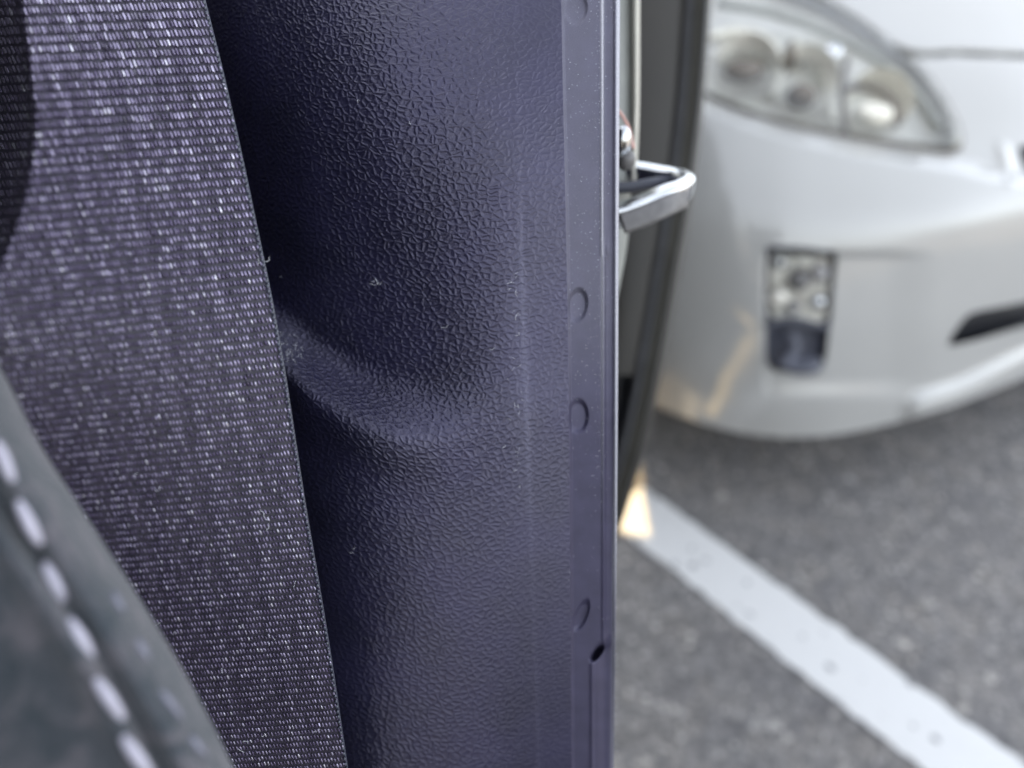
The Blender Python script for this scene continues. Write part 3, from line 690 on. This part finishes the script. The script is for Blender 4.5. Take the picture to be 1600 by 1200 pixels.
ribbon('reflector_rim', [(1110, 60, 1.43), (1150, 50, 1.42), (1200, 66, 1.41), (1222, 110, 1.40), (1205, 150, 1.39)], 0.010, M['cream'])
ball(1365, 178, 1.372, 0.026, 'reflector_bulb', M['cream'], s=(1.3, 1, .8)); ball(1300, 85, 1.40, 0.018, 'reflector_bulb', M['chrome'])
ribbon('trim_line', [(1120, 5, 1.43), (1220, 25, 1.42), (1330, 70, 1.41), (1420, 130, 1.39), (1470, 200, 1.375)], 0.007, M['jamb'])
# fog lamp
fog = empty('fog_lamp', P(1250, 480, 1.38)); fog.parent = wc; fog.matrix_parent_inverse = Matrix.Translation(-Vector(wc.location))
wall(FG, -0.002, 0.034, 'recess', M['foggrey'], fog, grow=0.02)
patch(FG, 0.034, 'recess_back', M['grey'], fog)
up_ = smoothpoly([(1202, 392), (1296, 398), (1292, 500), (1270, 508), (1215, 503), (1202, 490)], 60)
patch(up_, 0.024, 'lamp_bowl', M['silver'], fog); patch(up_, 0.004, 'lamp_glass', M['glass'], fog); fog.children[-1].modifiers.new('thickness', 'SOLIDIFY').thickness = 0.003
for (x, y, r, mt) in [(1217, 408, .0135, 'chrome'), (1247, 436, .021, 'steel'), (1216, 462, .020, 'silver'), (1276, 470, .016, 'chrome'), (1238, 478, .014, 'foggrey'), (1278, 425, .019, 'foggrey'), (1250, 408, .012, 'silver')]:
    ball(x, y, t_at(x, y) + 0.018, r, 'facet', M[mt], fog)
ribbon('shelf', [(1198, 508, 1.378), (1235, 500, 1.376), (1294, 512, 1.378)], 0.006, M['grey'], fog)
ribbon('duct_wall', [(1232, 520, 1.40), (1240, 545, 1.40), (1222, 575, 1.395)], 0.012, M['grey'], fog)
ball(1250, 568, 1.405, 0.03, 'duct_floor', M['grey'], fog, s=(1.4, 1, .5))
# grilles
wall(LG, -0.001, 0.07, 'grille_duct', M['black'], wc); patch(LG, 0.07, 'lower_grille', M['black'], wc)
wall(UG, -0.001, 0.07, 'grille_duct', M['black'], wc); patch(UG, 0.07, 'upper_grille', M['black'], wc)
# unseen near-side panel, added with a slit shaped to cast the bumper sun streak
PXn = 0.045
def to_side(px, py, dt=0.0):
    p = P(px, py, t_at(px, py) + dt); k = (PXn - p[0]) / SD[0]; return (p[1] + SD[1] * k, p[2] + SD[2] * k)
cl_ = np.stack([np.linspace(1194, 1108, 9), np.linspace(502, 648, 9)], 1); nn_ = np.array([0.86, 0.51]); hw_ = np.linspace(11, 8, 9)[:, None]
ring = list(cl_ + nn_ * hw_) + list((cl_ - nn_ * hw_)[::-1])
op = [to_side(x, y) for x, y in ring]
oc = [(0.74, 0.112), (2.30, 0.112), (2.30, 1.435), (0.74, 1.435)]
from mathutils.geometry import tessellate_polygon
V = [(PXn, y, z) for y, z in oc] + [(PXn, y, z) for y, z in op]
Fc = [tuple(f) for f in tessellate_polygon([[Vector((y, z, 0)) for y, z in oc], [Vector((y, z, 0)) for y, z in op]])]
near = poly_obj('sun_slit_panel', V, Fc, M['darkpaint'], car, smooth=False)
# the rest of the car, behind what is seen (rough volumes for other viewpoints)
R_ = Geo(); R_.box((0.34, 1.95, 0.25), (1.9, 4.9, 0.80)); R_.build('body', M['paint'], wc)
def loft(name, sections, mat):
    V = []; 
    for s in sections: V += s
    k = len(sections[0]); Fc = [(i * k + j, i * k + (j + 1) % k, (i + 1) * k + (j + 1) % k, (i + 1) * k + j) for i in range(len(sections) - 1) for j in range(k)]
    Fc += [tuple(range(k))[::-1], tuple(range((len(sections) - 1) * k, len(sections) * k))]
    return poly_obj(name, V, Fc, mat, wc, smooth=False)
loft('cabin', [[(0.45, 2.35, .80), (1.80, 2.35, .80), (1.80, 2.36, .82), (0.45, 2.36, .82)], [(0.55, 3.1, .80), (1.7, 3.1, .80), (1.6, 3.1, 1.42), (0.65, 3.1, 1.42)], [(0.5, 4.7, .80), (1.75, 4.7, .80), (1.6, 4.5, 1.30), (0.65, 4.5, 1.30)]], M['window'])
for (x, y) in [(0.42, 2.0), (1.82, 2.0), (0.42, 4.3), (1.82, 4.3)]:
    V, Fc = tube_geo([(x - .1, y, .31), (x + .1, y, .31)], 0.31, seg=28, up=Vector((0, 0, 1))); poly_obj('wheel', V, Fc, M['rubber'], wc, smooth=False)

# ------------------------------------------------------------------ lint and dust
lintg = Geo()
def fibre(px, py, size, surf, r=0.00004, n=8):
    a0 = random.uniform(0, 6.28); x, y = px, py; pts = []
    for k in range(n):
        t = surf(x, y) - 0.0003 - 0.0003 * math.sin(k); pts.append(P(x, y, t))
        a0 += random.gauss(0, .75); x += math.cos(a0) * size / n; y += math.sin(a0) * size / n
    V, Fc = tube_geo(pts, r, seg=4, cap=False); return V, Fc
tr_s = lambda x, y: float(flange_t(np.array(float(x)), np.array(float(y)))) if x > 880 else float(trim_t(np.array(float(x)), np.array(float(y))))
def bt_s(x, y):
    b = float(y)
    for _ in range(4):
        a_ = 1 - (float(Rx(b)) - x) / float(Wd(b)); b = y - float(Sl(b)) * float(Wd(b)) * (1 - a_)
    return float(belt_p(np.array(a_), np.array(b))[2]) - 0.0003
for (x, y, s) in [(585, 435, 22), (592, 440, 20), (580, 440, 16), (700, 508, 14), (765, 546, 12), (545, 862, 12), (550, 858, 10), (785, 700, 9), (436, 432, 6), (455, 545, 16), (465, 540, 14), (450, 555, 12), (458, 560, 12), (448, 540, 14), (470, 552, 12), (436, 520, 9), (806, 500, 16), (812, 520, 14), (800, 440, 10), (560, 160, 9), (640, 190, 8)]:
    lintg.add(*fibre(x, y, s, tr_s))
for k in range(16):
    lintg.add(*fibre(random.uniform(433, 475), random.uniform(520, 565), random.uniform(8, 16), tr_s, r=0.00003))
for k in range(26):
    x = 806 + random.gauss(0, 7); y = random.uniform(420, 760); lintg.add(*fibre(x, y, random.uniform(5, 12), tr_s, r=0.000025, n=5))
bl_ = [(412, 408, 18), (404, 404, 14), (418, 812, 26), (416, 830, 18), (250, 975, 12), (275, 990, 12), (378, 975, 14), (315, 1110, 10), (500, 1140, 14), (372, 1170, 14), (380, 1160, 16), (250, 760, 18), (430, 1000, 10), (345, 1045, 12), (215, 740, 10), (408, 1150, 9), (462, 908, 12), (330, 940, 8)]
for (x, y, s) in bl_: lintg.add(*fibre(x, y, s, bt_s))
lg_ = lintg.build('lint', M['lint'], None); tag(lg_, 'fine pale lint fibres clinging to the belt webbing and pillar trim', 'lint', kind='stuff')
dust = Geo()
def speck(x, y, r):
    c = Vector(P(x, y, tr_s(x, y) - r * 0.6)); 
    V = [c + Vector(d) * r for d in ((1, 0, 0), (-1, 0, 0), (0, 1, 0), (0, -1, 0), (0, 0, 1), (0, 0, -1))]
    dust.add(V, [(0, 2, 4), (2, 1, 4), (1, 3, 4), (3, 0, 4), (2, 0, 5), (1, 2, 5), (3, 1, 5), (0, 3, 5)])
for k in range(950):
    y = random.uniform(-40, 1000) if random.random() < .8 else random.uniform(-40, 500); x = random.choice([random.uniform(888, 940), random.gauss(936, 5), random.uniform(885, 966)])
    if y > 760 and random.random() < .75: continue
    speck(x, y, random.choice([0.00004, 0.00005, 0.00006, 0.00010]))
for k in range(420): speck(random.gauss(963, 1.6), random.uniform(-40, 1190), random.choice([0.00005, 0.00008]))
for k in range(90): speck(random.uniform(430, 880), random.uniform(0, 900), random.choice([0.00003, 0.00005]))
dd = dust.build('dust', M['lint'], None); tag(dd, 'pale dust specks scattered on the smooth edge of the pillar trim', 'dust', kind='stuff')
